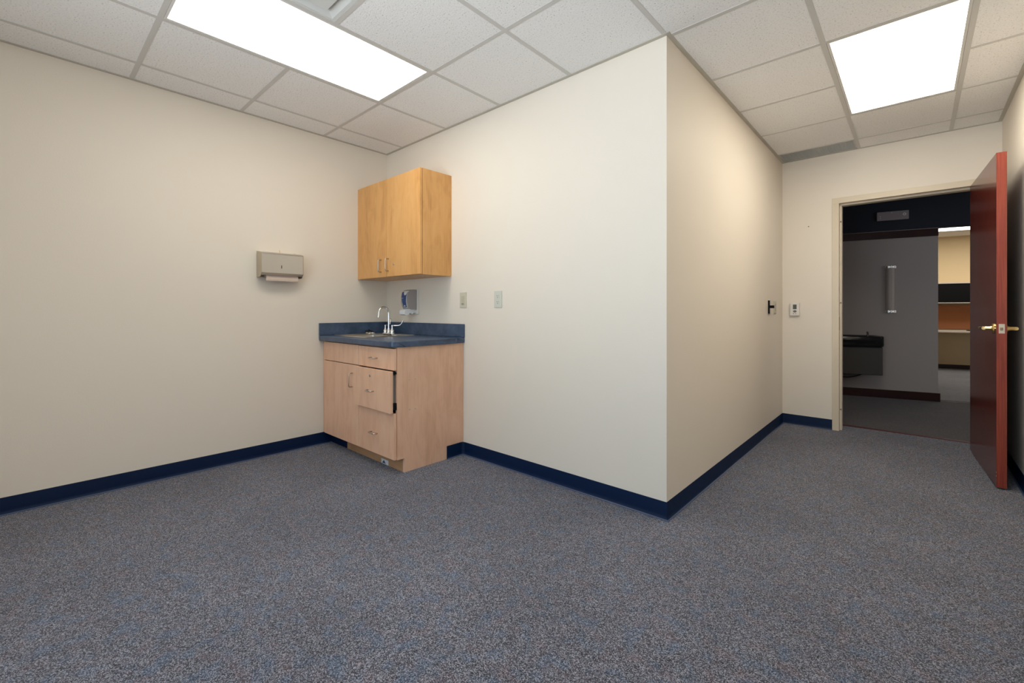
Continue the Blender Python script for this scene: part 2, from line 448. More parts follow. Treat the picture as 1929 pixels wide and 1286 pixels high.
part('inner_cone', bm, M_VENT, t)
part('centre_plate', B(cx-hw+.060, cx+hw-.060, cy-hw+.060, cy+hw-.060, H-.001, H+.003), M_VENT, t)
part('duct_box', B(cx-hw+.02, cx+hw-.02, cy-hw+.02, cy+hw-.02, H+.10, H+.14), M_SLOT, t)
# eggcrate return grille
gx0, gx1, gy0, gy1 = -.922, -.374, 4.643, 4.886
t = thing('return_grille', 'narrow grey eggcrate return air grille in the ceiling above the thermostat', 'air grille', ((gx0+gx1)/2, (gy0+gy1)/2, H))
bm = bmesh.new()
b = .010
for q in ((gx0, gx1, gy0, gy0+b), (gx0, gx1, gy1-b, gy1), (gx0, gx0+b, gy0+b, gy1-b), (gx1-b, gx1, gy0+b, gy1-b)): box(bm, *q, H+.0065, H+.02)
part('frame', bm, M_GRILLE, t)
bm = bmesh.new(); n = 40; 
for k in range(1, n):
    x = gx0+b+(gx1-gx0-2*b)*k/n; box(bm, x-.0008, x+.0008, gy0+b, gy1-b, H+.007, H+.019)
for k in range(1, 17):
    y = gy0+b+(gy1-gy0-2*b)*k/17; box(bm, gx0+b, gx1-b, y-.0008, y+.0008, H+.0072, H+.0188)
part('eggcrate_core', bm, M_GRILLE, t)
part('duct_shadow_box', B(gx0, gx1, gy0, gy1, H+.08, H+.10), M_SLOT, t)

# ------------------------------------------------------------------ base cabinet
FY = 1.622; T = .019; CL = XL+.003
base = thing('base_cabinet', 'maple sink base cabinet with its middle drawer pulled slightly open, in the corner', 'cabinet', (-3.03, 1.95, 0))
bm = bmesh.new()
# notched right end panel
prism(bm, [(1.70, 0), (2.060, 0), (2.060, .094), (YB-.002, .094), (YB-.002, .834), (FY+T+.0035, .834), (FY+T+.0035, .094), (1.70, .094)], 'x', CX-T, CX)
part('end_panel', bm, M_MAPLE2, base, bevel=.0008)
bm = bmesh.new()
box(bm, CL, CL+T, FY+T+.001, YB-.002, .094, .834)
box(bm, CL+T, CX-T, FY+T+.022, YB-.002, .094, .112)
box(bm, CL+T, CX-T, YB-.010, YB-.002, .112, .834)
box(bm, -2.975, -2.956, FY+T+.05, YB-.012, .112, .834)
box(bm, CL+T, CX-T, FY+T+.022, FY+T+.07, .815, .834)
box(bm, CL+T, CX-T, FY+T+.03, FY+T+.08, .672, .686)
part('carcass', bm, M_MAPLE2, base)
part('toe_kick', B(-3.286, CX-T, 1.700, 1.716, 0, .0935), M_MAPLEH, base)
bm = bmesh.new(); box(bm, CL, -3.286, 1.700, 1.714, 0, .0935)
part('toe_kick_base', bm, M_BASE, base)
def pull(a, c, root, horiz=True, w=.072, out=.028):
    """wire pull on a front face (facing -y) centred at a=(x,y,z)"""
    x, y, z = c; h = w/2
    if horiz:
        P = [(x-h, y, z), (x-h, y-out*.75, z), (x-h+.005, y-out*.95, z), (x-h+.02, y-out, z), (x+h-.02, y-out, z), (x+h-.005, y-out*.95, z), (x+h, y-out*.75, z), (x+h, y, z)]
    else:
        P = [(x, y, z-h), (x, y-out*.75, z-h), (x, y-out*.95, z-h+.005), (x, y-out, z-h+.02), (x, y-out, z+h-.02), (x, y-out*.95, z+h-.005), (x, y-out*.75, z+h), (x, y, z+h)]
    bm = bmesh.new(); tube(bm, P, .0042, 10)
    return part('handle', bm, M_NICKEL, root, smooth=True)
def lock(c, root, r=.009):
    M = Matrix.Translation(c) @ Matrix.Rotation(PI/2, 4, 'X')
    bm = bmesh.new(); lathe(bm, [(r, 0), (r, .003), (r*.8, .0045), (r*.8, .0045)], 20, M)
    o = part('lock', bm, M_NICKEL, root, smooth='auto')
    bm = bmesh.new(); box(bm, c[0]-.0012, c[0]+.0012, c[1]-.0052, c[1]-.0044, c[2]-.005, c[2]+.005)
    part('keyhole', bm, M_SLOT, o)
SPX = -2.970
part('false_front', B(CL+.038, SPX-.002, FY, FY+T, .6845, .828), M_MAPLE2, base, bevel=.001)
part('filler_strip', B(CL, CL+.036, FY+.012, FY+T, .094, .834), M_MAPLE2, base)
def drawer(z0, z1, dy, hz, lk=None, skew=0):
    d = part('drawer', B(SPX+.002, CX-.001, FY-dy, FY-dy+T, z0, z1), M_MAPLE2, base, bevel=.001)
    bm = bmesh.new()
    xa, xb, ya, yb = SPX+.03, CX-.032, FY-dy+T, YB-.09-dy
    box(bm, xa, xa+.01, ya, yb, z0+.02, z1-.03); box(bm, xb-.01, xb, ya, yb, z0+.02, z1-.03)
    box(bm, xa+.01, xb-.01, yb-.01, yb, z0+.02, z1-.03); box(bm, xa+.01, xb-.01, ya, yb-.01, z0+.02, z0+.03)
    part('drawer_box', bm, simple('grey_drawer_box', (.45, .44, .42), .5), d)
    pull(None, ((SPX+CX)/2-.02+.005, FY-dy, hz), d)
    if lk: lock((lk[0], FY-dy, lk[1]), d)
    return d
drawer(.684, .826, 0, .752)
mid = drawer(.407, .679, .028, .530, lk=(-2.765, .632))
low = drawer(.098, .402, 0, .238)
bm = bmesh.new(); box(bm, CX-.031, CX-.0195, FY+T-.02, FY+T+.30, .437, .452)
part('drawer_slide', bm, M_NICKEL, base)
part('slide_stop', B(CX-.018, CX-.0025, FY-.008, FY+T, .425, .470), M_BLACK, mid)
part('slide_stop', B(CX-.016, CX-.003, FY-.008, FY+T, .660, .672), M_BLACK, mid)
door = part('door', B(CL+.038, SPX-.002, FY, FY+T, .098, .679), M_MAPLE2, base, bevel=.001)
pull(None, (-3.062, FY, .567), door, False, .10)
bm = bmesh.new(); box(bm, -2.795, -2.705, 1.6992, 1.7002, .001, .034)
lab = part('sticker', bm, M_LABELW, base); lab['label'] = 'small white and blue sticker'
bm = bmesh.new(); prism(bm, [(-2.782, .006), (-2.738, .006), (-2.76, .028)], 'y', 1.6986, 1.6992)
part('sticker_triangle', bm, M_LABELB, lab)
M_CAP = simple('tan_screw_caps', (.62, .48, .36), .5)
for y in (1.742, 1.789):
    for z in (.615, .4125):
        bm = bmesh.new(); lathe(bm, [(.0055, 0), (.005, .0022), (.002, .0032)], 14, Matrix.Translation((CX, y, z)) @ Matrix.Rotation(PI/2, 4, 'Y'))
        part('screw_cap', bm, M_CAP, base, smooth='auto')

# ------------------------------------------------------------------ countertop
ct = thing('countertop', 'blue speckled laminate countertop with low backsplash on the sink cabinet', 'countertop', (-3.03, 1.9, .836))
CE, CF, Z0, Z1 = -2.494, 1.594, .836, .876
SX0, SX1, SY0, SY1 = -3.475, -3.035, 1.705, 2.135     # sink cut-out
bm = bmesh.new()
# outline with a clipped, rounded outer corner, as four strips round the cut-out
def strip_poly(pts): prism(bm, pts, 'z', Z0, Z1)
c = .040
corner = [(CE-c+c*math.sin(t), CF+c-c*math.cos(t)) for t in [PI/2*k/8 for k in range(9)]]
strip_poly([(XL+.002, CF), ]+corner+[(CE, SY0), (XL+.002, SY0)])
strip_poly([(XL+.002, SY1), (CE, SY1), (CE, YB-.002), (XL+.002, YB-.002)])
strip_poly([(XL+.002, SY0), (SX0, SY0), (SX0, SY1), (XL+.002, SY1)])
strip_poly([(SX1, SY0), (CE, SY0), (CE, SY1), (SX1, SY1)])
bmesh.ops.remove_doubles(bm, verts=bm.verts, dist=1e-5)
for f in [f for f in bm.faces]:
    pass
# drop the coincident inner walls between the strips
from collections import defaultdict
dd = defaultdict(list)
for f in bm.faces: dd[tuple(sorted(v.index for v in f.verts))].append(f)
bm.verts.index_update(); dd = defaultdict(list)
for f in bm.faces: dd[tuple(sorted(v.index for v in f.verts))].append(f)
kill = [f for fs in dd.values() if len(fs) > 1 for f in fs]
bmesh.ops.delete(bm, geom=kill, context='FACES')
M_LAM = laminate()
part('worktop', bm, M_LAM, ct, bevel=.007, segs=3)
bm = bmesh.new(); box(bm, XL+.002, CE, YB-.021, YB-.002, Z1, .976)
part('backsplash', bm, M_LAM, ct, bevel=.003)
bm = bmesh.new(); box(bm, XL+.002, XL+.021, CF, YB-.021, Z1, .976)
part('side_splash', bm, M_LAM, ct, bevel=.003)

# ------------------------------------------------------------------ sink
sk = thing('sink', 'stainless steel drop-in sink set in the blue countertop', 'sink', ((SX0+SX1)/2, (SY0+SY1)/2, Z1))
def rrect(x0, x1, y0, y1, r, n=6):
    out = []
    for cx_, cy_, a0 in ((x1-r, y1-r, 0), (x0+r, y1-r, PI/2), (x0+r, y0+r, PI), (x1-r, y0+r, 3*PI/2)):
        for k in range(n+1):
            a = a0+PI/2*k/n; out.append((cx_+r*math.cos(a), cy_+r*math.sin(a)))
    return out
def loops(bm, L, close_last=True):
    rows = [[bm.verts.new((p[0], p[1], z)) for p in pts] for pts, z in L]
    n = len(rows[0])
    for a, b in zip(rows[:-1], rows[1:]):
        for k in range(n): bm.faces.new((a[k], a[(k+1) % n], b[(k+1) % n], b[k]))
    if close_last: bm.faces.new(rows[-1])
o = .022
bm = bmesh.new()
bx0, bx1, by0, by1 = SX0+.025, SX1-.025, SY0+.02, SY1-.11
loops(bm, [(rrect(SX0-o, SX1+o, SY0-o, SY1+o, .03), Z1+.0005), (rrect(SX0-o+.003, SX1+o-.003, SY0-o+.003, SY1+o-.003, .03), Z1+.005),
           (rrect(SX0-o+.012, SX1+o-.012, SY0-o+.012, SY1+o-.012, .03), Z1+.0045),
           (rrect(bx0-.006, bx1+.006, by0-.006, by1+.006, .05), Z1+.002), (rrect(bx0, bx1, by0, by1, .05), Z1-.006)], False)
part('rim', bm, M_STEEL, sk, smooth=True)
bm = bmesh.new()
loops(bm, [(rrect(bx0, bx1, by0, by1, .05), Z1-.006), (rrect(bx0+.008, bx1-.008, by0+.008, by1-.008, .05), Z1-.14),
           (rrect(bx0+.03, bx1-.03, by0+.03, by1-.03, .05), Z1-.165)])
part('basin', bm, M_STEEL, sk, smooth=True)
bm = bmesh.new(); lathe(bm, [(.045, 0), (.042, .003), (.03, .001), (.028, -.006)], 24, Matrix.Translation(((bx0+bx1)/2, (by0+by1)/2, Z1-.1645)))
part('drain', bm, M_CHROME, sk, smooth='auto')

# ------------------------------------------------------------------ faucet
FX, FYY, FZ = -3.260, 2.052, Z1+.0055
fc = thing('faucet', 'chrome gooseneck faucet with two wrist-blade handles behind the sink', 'faucet', (FX, FYY, FZ))
bm = bmesh.new(); prism(bm, rrect(FX-.078, FX+.078, FYY-.028, FYY+.028, .027), 'z', FZ, FZ+.012)
part('base_plate', bm, M_CHROME, fc, bevel=.003, smooth='auto')
bm = bmesh.new(); lathe(bm, [(.017, .011), (.017, .022), (.0135, .03), (.0125, .042), (.0095, .046)], 20, Matrix.Translation((FX, FYY, FZ)))
part('spout_collar', bm, M_CHROME, fc, smooth='auto')
R_ = .046
pts = [(FX, FYY, FZ+.04), (FX, FYY, FZ+.10), (FX, FYY, FZ+.178)]
for k in range(1, 13):
    a = PI*k/12*1.02; pts.append((FX, FYY-R_+R_*math.cos(a), FZ+.178+R_*math.sin(a)))
p = pts[-1]; pts.append((FX, p[1]-.003, p[2]-.022))
bm = bmesh.new(); tube(bm, pts, .0085, 14)
sp = part('spout', bm, M_CHROME, fc, smooth='auto')
bm = bmesh.new(); tube(bm, [pts[-1], (FX, pts[-1][1]-.002, pts[-1][2]-.014)], .0105, 14)
part('aerator', bm, M_CHROME, sp, smooth='auto')
for s in (-1, 1):
    hx = FX+s*.051
    bm = bmesh.new(); lathe(bm, [(.018, .011), (.018, .028), (.015, .033), (.011, .036), (.011, .044), (.007, .046), (.007, .066), (.009, .068), (.009, .074)], 20, Matrix.Translation((hx, FYY, FZ)))
    hd = part('handle', bm, M_CHROME, fc, smooth='auto')
    if s > 0: P = [(0, 0, .070), (.012, .014, .071), (.028, .034, .071), (.042, .050, .076), (.051, .060, .090), (.056, .067, .108), (.059, .070, .118)]
    else: P = [(0, 0, .070), (-.003, .012, .071), (-.006, .034, .072), (-.008, .046, .082), (-.008, .050, .105), (-.008, .052, .128)]
    P = [(hx+a, FYY+b_, FZ+c_) for a, b_, c_ in P]
    bm = bmesh.new(); n = len(P)
    tube(bm, P, [.0055+.0045*i/(n-1) for i in range(n)], 12, flat=[(.55+.1*0, 1.15) if i > 1 else (.9, .9) for i in range(n)])
    part('wrist_blade', bm, M_CHROME, hd, smooth=True)
# strainer left on the rim, and a small plug beside it
bm = bmesh.new(); lathe(bm, [(.026, 0), (.030, .004), (.031, .016), (.029, .019), (.027, .0195)], 28)
st1 = thing('sink_strainer', 'round chrome sink strainer cup with black rubber top, on the left sink rim', 'strainer', (-3.405, 1.955, Z1+.0056))
build('strainer_cup', bm, M_CHROME, parent=st1, smooth='auto')
bm = bmesh.new(); lathe(bm, [(.034, .0198), (.035, .023), (.030, .027), (.006, .028), (.005, .036), (.003, .037)], 28)
build('rubber_stopper', bm, M_BLACK, parent=st1, smooth='auto')
bm = bmesh.new(); lathe(bm, [(.017, 0), (.018, .005), (.014, .011), (.005, .014)], 24)
pl = build('sink_plug', bm, M_CHROME, smooth='auto', loc=(-3.268, 1.900, Z1-.0005))
tag(pl, 'small domed chrome plug on the sink rim', 'plug')
pl.location = (-3.345, 1.955, Z1+.0056)

# ------------------------------------------------------------------ wall cabinet
UX0, UX1, UY, UZ0, UZ1 = XL+.002, -2.650, 1.926, 1.342, 2.116
wc = thing('wall_cabinet', 'maple two-door wall cabinet hung in the corner above the sink', 'cabinet', (-3.1, 2.07, UZ0))
bm = bmesh.new()
box(bm, UX1-T, UX1, UY+T+.004, YB-.001, UZ0, UZ1); box(bm, UX0, UX0+T, UY+T+.004, YB-.001, UZ0, UZ1)
box(bm, UX0+T, UX1-T, UY+T+.004, YB-.001, UZ0, UZ0+T); box(bm, UX0+T, UX1-T, UY+T+.004, YB-.001, UZ1-T, UZ1)
box(bm, UX0+T, UX1-T, YB-.008, YB-.001, UZ0+T, UZ1-T); box(bm, UX0+T, UX1-T, UY+T+.03, YB-.008, 1.72, 1.739)
part('carcass', bm, M_MAPLE, wc, bevel=.0006)
usp = -3.094
d1 = part('door', B(UX0+.046, usp-.002, UY, UY+T, UZ0+.002, UZ1-.001), M_MAPLE, wc, bevel=.001)
part('filler_strip', B(UX0, UX0+.044, UY+.008, UY+T, UZ0, UZ1), M_MAPLE, wc)
d2 = part('door', B(usp+.002, UX1-.0005, UY, UY+T, UZ0+.002, UZ1-.001), M_MAPLE, wc, bevel=.001)
pull(None, (usp-.076+.0, UY, 1.434), d1, False, .096)
pull(None, (usp+.029, UY, 1.437), d2, False, .096)
lock((-2.990, UY, 1.438), d2, .008)

# ------------------------------------------------------------------ paper towel dispenser (left wall)
td = thing('paper_towel_dispenser', 'brushed steel paper towel dispenser on the left wall', 'towel dispenser', (XL, 1.28, 1.32))
ty0, ty1 = 1.139, 1.432
dx = XL+.105
bm = bmesh.new()
# side profile in (x,z): box open below, front lip returns
prism(bm, [(XL+.001, 1.322), (XL+.001, 1.512), (XL+.05, 1.506), (dx-.006, 1.494), (dx, 1.486), (dx, 1.350), (XL+.085, 1.334), (XL+.082, 1.337),
           (dx-.004, 1.353), (dx-.004, 1.484), (XL+.05, 1.500), (XL+.006, 1.505), (XL+.006, 1.322)], 'y', ty0+.003, ty1-.003)
part('cover', bm, M_STEEL, td, bevel=.0015)
for y in (ty0, ty1-.003):
    bm = bmesh.new(); prism(bm, [(XL+.001, 1.322), (XL+.001, 1.512), (XL+.05, 1.506), (dx-.006, 1.494), (dx, 1.486), (dx, 1.352), (XL+.075, 1.322)], 'y', y, y+.003)
    part('side_plate', bm, M_STEELD, td)
bm = bmesh.new(); box(bm, dx, dx+.0012, 1.272, 1.2765, 1.386, 1.409)
part('key_slot', bm, M_BLACK, td)
bm = bmesh.new(); lathe(bm, [(.004, 0), (.004, .004), (.0018, .005), (.0018, .020), (.0006, .024)], 12, Matrix.Translation((XL+.045, 1.282, 1.503)))
part('top_key', bm, M_BRASS, td, smooth='auto')
bm = bmesh.new(); lathe(bm, [(.008, 0), (.008, .003), (.005, .005)], 16, Matrix.Translation((XL+.03, 1.395, 1.506)))
part('lid_button', bm, M_STEEL, td, smooth='auto')
bm = bmesh.new()
for k in range(5):
    z = 1.333-.0012*k
    prism(bm, [(XL+.012, z+.002), (XL+.075, z+.002), (XL+.082, z-.036+.004*k), (XL+.079, z-.041+.004*k), (XL+.073, z), (XL+.012, z)], 'y', 1.178+.002*k, 1.400+.001*k)
pt = build('paper_towels', bm, M_PAPER); tag(pt, 'folded beige paper towels poking out under the steel dispenser', 'paper towels')

# ------------------------------------------------------------------ soap dispenser (cabinet wall)
SX = -3.125
sd = thing('soap_dispenser', 'grey wall soap dispenser with blue label and white push lever, above the countertop', 'soap dispenser', (SX, YB, 1.05))
x0, x1 = SX-.048, SX+.048
bm = bmesh.new(); box(bm, x0, x1+.010, YB-.014, YB-.0005, 1.046, 1.255)
part('back_plate', bm, M_WHITE, sd, bevel=.003)
bm = bmesh.new()
x1 -= .002
prof = [(YB-.014, 1.085), (YB-.014, 1.250), (YB-.045, 1.252), (YB-.080, 1.245), (YB-.100, 1.225), (YB-.109, 1.190), (YB-.108, 1.150), (YB-.098, 1.112), (YB-.085, 1.092), (YB-.06, 1.085)]
prism(bm, prof, 'x', x0+.002, x1-.002)
part('housing', bm, M_CLEAR, sd, bevel=.008, segs=3, smooth='auto')
def on_front(z):     # y of the housing face at height z
    P = [(1.252, .045), (1.245, .080), (1.225, .100), (1.190, .109), (1.150, .108), (1.112, .098), (1.092, .085)]
    for (z1, d1_), (z0_, d0_) in zip(P[:-1], P[1:]):
        if z0_ <= z <= z1: return YB-(d0_+(d1_-d0_)*(z-z0_)/(z1-z0_))
    return YB-.085
def face_patch(halfw, z0, z1, off, n=16, cx_=SX):
    bm = bmesh.new(); A = []
    for k in range(n+1):
        z = z0+(z1-z0)*k/n; hw_ = halfw((z-z0)/(z1-z0)); y = on_front(z)-off
        A.append([bm.verts.new((cx_-hw_, y, z)), bm.verts.new((cx_+hw_, y, z)), bm.verts.new((cx_+hw_, y+off+.001, z)), bm.verts.new((cx_-hw_, y+off+.001, z))])
    for a, b_ in zip(A[:-1], A[1:]):
        for k in range(4): bm.faces.new((a[k], a[(k+1) % 4], b_[(k+1) % 4], b_[k]))
    bm.faces.new(A[0]); bm.faces.new(A[-1][::-1])
    return bm
part('label_border', face_patch(lambda u: .019+.021*math.sqrt(max(0, u)), 1.098, 1.240, .0016), M_LABELW, sd)
lb = part('label', face_patch(lambda u: .016+.020*math.sqrt(max(0, u)), 1.102, 1.232, .0028), M_LABELB, sd)
part('label_emblem', face_patch(lambda u: .024*math.sqrt(max(0, 1-(1-u)**2)), 1.203, 1.240, .0036, cx_=SX+.012), M_LABELW, lb)
part('label_dot', face_patch(lambda u: .007*math.sqrt(max(.02, 1-(2*u-1)**2)), 1.108, 1.122, .0036), M_LABELW, lb)
part('label_line', face_patch(lambda u: .012, 1.178, 1.1815, .0036, n=2, cx_=SX-.018), simple('pale_blue_print', (.25, .42, .62), .5), lb)
bm = bmesh.new()
prism(bm, [(YB-.014, 1.058), (YB-.014, 1.080), (YB-.06, 1.092), (YB-.100, 1.090), (YB-.122, 1.078), (YB-.128, 1.060), (YB-.124, 1.044), (YB-.108, 1.038), (YB-.09, 1.043), (YB-.075, 1.058), (YB-.05, 1.046), (YB-.045, 1.054), (YB-.035, 1.060)], 'x', SX-.040, SX+.036)
part('push_lever', bm, M_LABELW, sd, bevel=.006, segs=3, smooth='auto')

# ------------------------------------------------------------------ wall plates
def plate(name, label, cat, cx_, cz, w_, h_, root_n, mat, group=None):
    t = thing(name, label, cat, (cx_, YB, cz), group)
    part('cover_plate', B(cx_-w_/2, cx_+w_/2, YB-.0055, YB-.0005, cz-h_/2, cz+h_/2), mat, t, bevel=.0018)
    return t
t = plate('wall_switch', 'ivory slide switch plate between the cabinet and the outlet', 'light switch', -2.512, 1.156, .073, .115, 0, M_IVORY)
part('rocker', B(-2.528, -2.497, YB-.0078, YB-.005, 1.122, 1.188), simple('ivory_rocker', (.55, .51, .38), .4), t, bevel=.001)
bm = bmesh.new(); box(bm, -2.524, -2.503, YB-.0115, YB-.0078, 1.126, 1.133)
part('slider', bm, simple('shadowed_ivory', (.40, .37, .28), .4), t)
for z in (1.196, 1.114):
    bm = bmesh.new(); lathe(bm, [(.003, 0), (.0025, .001)], 10, Matrix.Translation((-2.512, YB-.0055, z)) @ Matrix.Rotation(PI/2, 4, 'X'))
    part('screw', bm, M_NICKEL, t)
ox = -2.147
t = plate('wall_outlet', 'pale duplex power outlet on the wide wall, right of the slide switch', 'outlet', ox, 1.156, .074, .116, 0, M_IVORY2)
for dz in (.021, -.021):
    bm = bmesh.new(); prism(bm, rrect(ox-.0165, ox+.0165, 1.156+dz-.0145, 1.156+dz+.0145, .009), 'y', YB-.0075, YB-.005)
    f_ = part('socket_face', bm, M_IVORY2, t)
    bm = bmesh.new()
    box(bm, ox-.008, ox-.0055, YB-.0078, YB-.0074, 1.156+dz-.001, 1.156+dz+.008); box(bm, ox+.0055, ox+.008, YB-.0078, YB-.0074, 1.156+dz-.001, 1.156+dz+.007)
    prism(bm, [(ox+.003*math.cos(a), 1.156+dz-.008+.003*math.sin(a)) for a in [2*PI*k/8 for k in range(8)]], 'y', YB-.0078, YB-.0074)
    part('slots', bm, M_SLOT, f_)
bm = bmesh.new(); lathe(bm, [(.003, 0), (.0025, .001)], 10, Matrix.Translation((ox, YB-.0055, 1.156)) @ Matrix.Rotation(PI/2, 4, 'X'))
part('screw', bm, M_NICKEL, t)
# on the passage side wall (facing +x)
t = thing('door_hold_bracket', 'dark metal wall bracket with black peg on the passage wall beside the ivory switch', 'bracket', (XC, 4.385, 1.11))
part('back_strip', B(XC+.0005, XC+.008, 4.345, 4.405, 1.050, 1.165), M_NICKEL, t, bevel=.001)
part('shadow_flange', B(XC+.0005, XC+.014, 4.340, 4.347, 1.050, 1.165), M_BLACK, t)
part('peg', B(XC+.008, XC+.040, 4.366, 4.392, 1.097, 1.122), M_BLACK, t, bevel=.002)
cy = 4.588
t = thing('wall_switch', 'ivory wall switch plate on the passage wall near the thermostat', 'light switch', (XC, cy, 1.105))
part('cover_plate', B(XC+.0005, XC+.0055, cy-.05, cy+.05, 1.046, 1.162), M_IVORY, t, bevel=.0018)
part('rocker', B(XC+.0055, XC+.0085, cy-.012, cy+.012, 1.070, 1.140), simple('ivory_toggle', (.50, .46, .34), .4), t, bevel=.001)
part('slider', B(XC+.0055, XC+.013, cy-.034, cy-.014, 1.050, 1.057), simple('ivory_slider', (.30, .26, .17), .5), t)
# thermostat on the door wall
tx0, tx1, tz0, tz1 = -.878, -.800, 1.027, 1.150
t = thing('thermostat', 'small white thermostat with grey screen beside the door frame', 'thermostat', ((tx0+tx1)/2, YD, tz0))
part('body', B(tx0, tx1, YD-.026, YD-.0005, tz0, tz1), M_WHITE, t, bevel=.006, segs=3)
xm = (tx0+tx1)/2
part('screen', B(xm-.014, xm+.016, YD-.0275, YD-.0255, 1.090, 1.134), M_LCD, t, bevel=.0006)
bm = bmesh.new(); M = Matrix.Translation((xm+.001, YD-.0255, 1.070)) @ Matrix.Rotation(PI/2, 4, 'X') @ Matrix.Diagonal((1.35, 1, 1, 1))
lathe(bm, [(.011, 0), (.0105, .002), (.004, .003)], 20, M)
part('button_pad', bm, simple('grey_buttons', (.16, .14, .12), .4), t, smooth='auto')
bm = bmesh.new(); box(bm, xm-.013, xm-.007, YD-.0265, YD-.0255, 1.045, 1.052); box(bm, xm+.002, xm+.013, YD-.0263, YD-.0255, 1.047, 1.050)
part('small_buttons', bm, M_SLOT, t)
bm = bmesh.new(); lathe(bm, [(.0045, 0), (.004, .002), (.0015, .006)], 12, Matrix.Translation((-.733, YD-.0003, 1.858)) @ Matrix.Rotation(PI/2, 4, 'X'))
n_ = build('wall_anchor', bm, simple('dull_brass_anchor', (.10, .07, .04), .5), smooth='auto')
tag(n_, 'tiny dark screw anchor left in the wall above the thermostat', 'screw')

# ------------------------------------------------------------------ door frame and leaf
bm = bmesh.new()
cw = .050; py = YD-.008
IX0, IX1, IZ = DX0-.003, DX1, DZ-.004        # -.503 .. , head 2.036
# room-side face, jambs with stop
box(bm, IX0-cw, IX0, py, YD+WT+.008, 0, IZ); box(bm, IX1, IX1+cw, py, YD+WT+.008, 0, IZ)
box(bm, IX0-cw, IX1+cw, py, YD+WT+.008, IZ, IZ+cw)
box(bm, IX0, IX0+.016, YD+.040, YD+WT-.03, 0, IZ-.016); box(bm, IX1-.016, IX1, YD+.040, YD+WT-.03, 0, IZ-.016)
box(bm, IX0, IX1, YD+.040, YD+WT-.03, IZ-.016, IZ)
fr = st('trim_1', bm, M_FRAME, bevel=.0012)
bm = bmesh.new(); box(bm, IX0, IX0+.0012, py+.010, py+.038, .900, 1.020)
build('strike_plate', bm, simple('dark_brass_strike', (.22, .15, .08), .35, .8), parent=fr)
bm = bmesh.new()
for z in (1.14, 1.87, .18): box(bm, IX0+.003, IX0+.014, YD+.0385, YD+.0402, z, z+.012)
build('silencer', bm, simple('grey_rubber', (.20, .15, .10), .6), parent=fr)

A0 = Vector((.3135, 4.893, 0)); A1 = Vector((.3640, 3.950, 0))
ang = math.atan2((A1-A0).y, (A1-A0).x)
dl = bpy.data.objects.new('door_1', None); COL.objects.link(dl); dl['kind'] = 'structure'
dl.location = A0; dl.rotation_euler = (0, 0, ang)
L_ = (A1-A0).length
# local frame: x along the leaf from the hinge, y to the right-wall side is +? (ang ~ -87deg: local y points to +X)
build('door_leaf', B(0, L_-.0008, 0, .044, .010, 2.030), M_CHERRY, parent=dl, bevel=.001)
build('edge_band', B(L_-.0008, L_+.0002, .0005, .0435, .0105, 2.0295), M_CHERRYE, parent=dl)
hz = .968; hxp = L_-.065
# latch face on the edge
lp = build('latch_plate', B(L_+.0002, L_+.0018, .0095, .0345, hz-.029, hz+.028), simple('satin_latch_plate', (.66, .62, .52), .3, .6), parent=dl, bevel=.0004)
bm = bmesh.new(); prism(bm, [(L_+.0018, .014), (L_+.010, .020), (L_+.0018, .028)], 'z', hz-.011, hz+.007)
build('latch_bolt', bm, M_NICKEL, parent=lp)
bm = bmesh.new()
for z in (.100, .078): lathe(bm, [(.002, 0), (.0016, .0008)], 8, Matrix.Translation((L_-.002, -.0002, z)) @ Matrix.Rotation(PI/2, 4, 'X'))
build('screws', bm, simple('pale_chips', (.8, .8, .8), .5), parent=dl)
for s in (-1, 1):
    y0 = 0 if s < 0 else .044
    M = Matrix.Translation((hxp, y0, hz)) @ Matrix.Rotation(s*-PI/2, 4, 'X')
    bm = bmesh.new(); lathe(bm, [(.033, 0), (.033, .004), (.029, .009), (.016, .011), (.0125, .020), (.0125, .045), (.0105, .050)], 24, M)
    hd = build('door_handle', bm, M_BRASS, parent=dl, smooth='auto')
    yy = y0+s*.046
    P = [(hxp+.012, yy, hz), (hxp, yy, hz), (hxp-.02, yy+s*.004, hz+.001), (hxp-.07, yy+s*.003, hz), (hxp-.10, yy+s*.001, hz), (hxp-.108, yy, hz), (hxp-.115, yy-s*.004, hz)]
    bm = bmesh.new(); tube(bm, P, [.010, .0115, .009, .0085, .008, .010, .006], 14)
    build('lever', bm, M_BRASS, parent=hd, smooth='auto')
bm = bmesh.new()
for z in (.25, 1.05, 1.80): lathe(bm, [(.006, z), (.006, z+.1)], 12, Matrix.Translation((-.004, .050, 0)))
build('hinge', bm, M_BRASS, parent=dl, smooth='auto')

# ------------------------------------------------------------------ hallway
HY0 = YD+WT
u = Vector((.9729, .2311, 0)); nn = Vector((-.2311, .9729, 0)); P1 = Vector((-.690, 7.063, 0)); 
def hf(s, d, z): return P1+u*s+nn*d+Vector((0, 0, z))        # hall wall frame: s along, d behind the face
def hmat(): return Matrix.Translation(P1) @ Matrix.Rotation(math.atan2(u.y, u.x), 4, 'Z')
HM = hmat()
SE = .918                                          # s of the wall end
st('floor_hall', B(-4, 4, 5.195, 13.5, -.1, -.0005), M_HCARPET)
st('trim_2', B(-3.2, 3.0, 5.160, 5.195, -.09, .005), simple('red_brown_transition', (.085, .014, .010), .6))
bm = bmesh.new(); box(bm, -3.2, 3.0, HY0-.01, 7.7, 2.50, 2.55)
st('ceiling_hall', bm, M_TILE)
bm = bmesh.new(); box(bm, -3.3, XC-WT, YD, HY0, -.05, TOP); box(bm, XR+WT, 3.0, YD, HY0, -.05, TOP)
st('wall_hall_near', bm, M_HALLW)
st('wall_hall_left', B(-3.3, -3.2, HY0, 8, -.05, TOP), M_HALLW)
st('wall_hall_right', B(3.0, 3.1, YD, 13.5, -.05, TOP), M_HALLW)
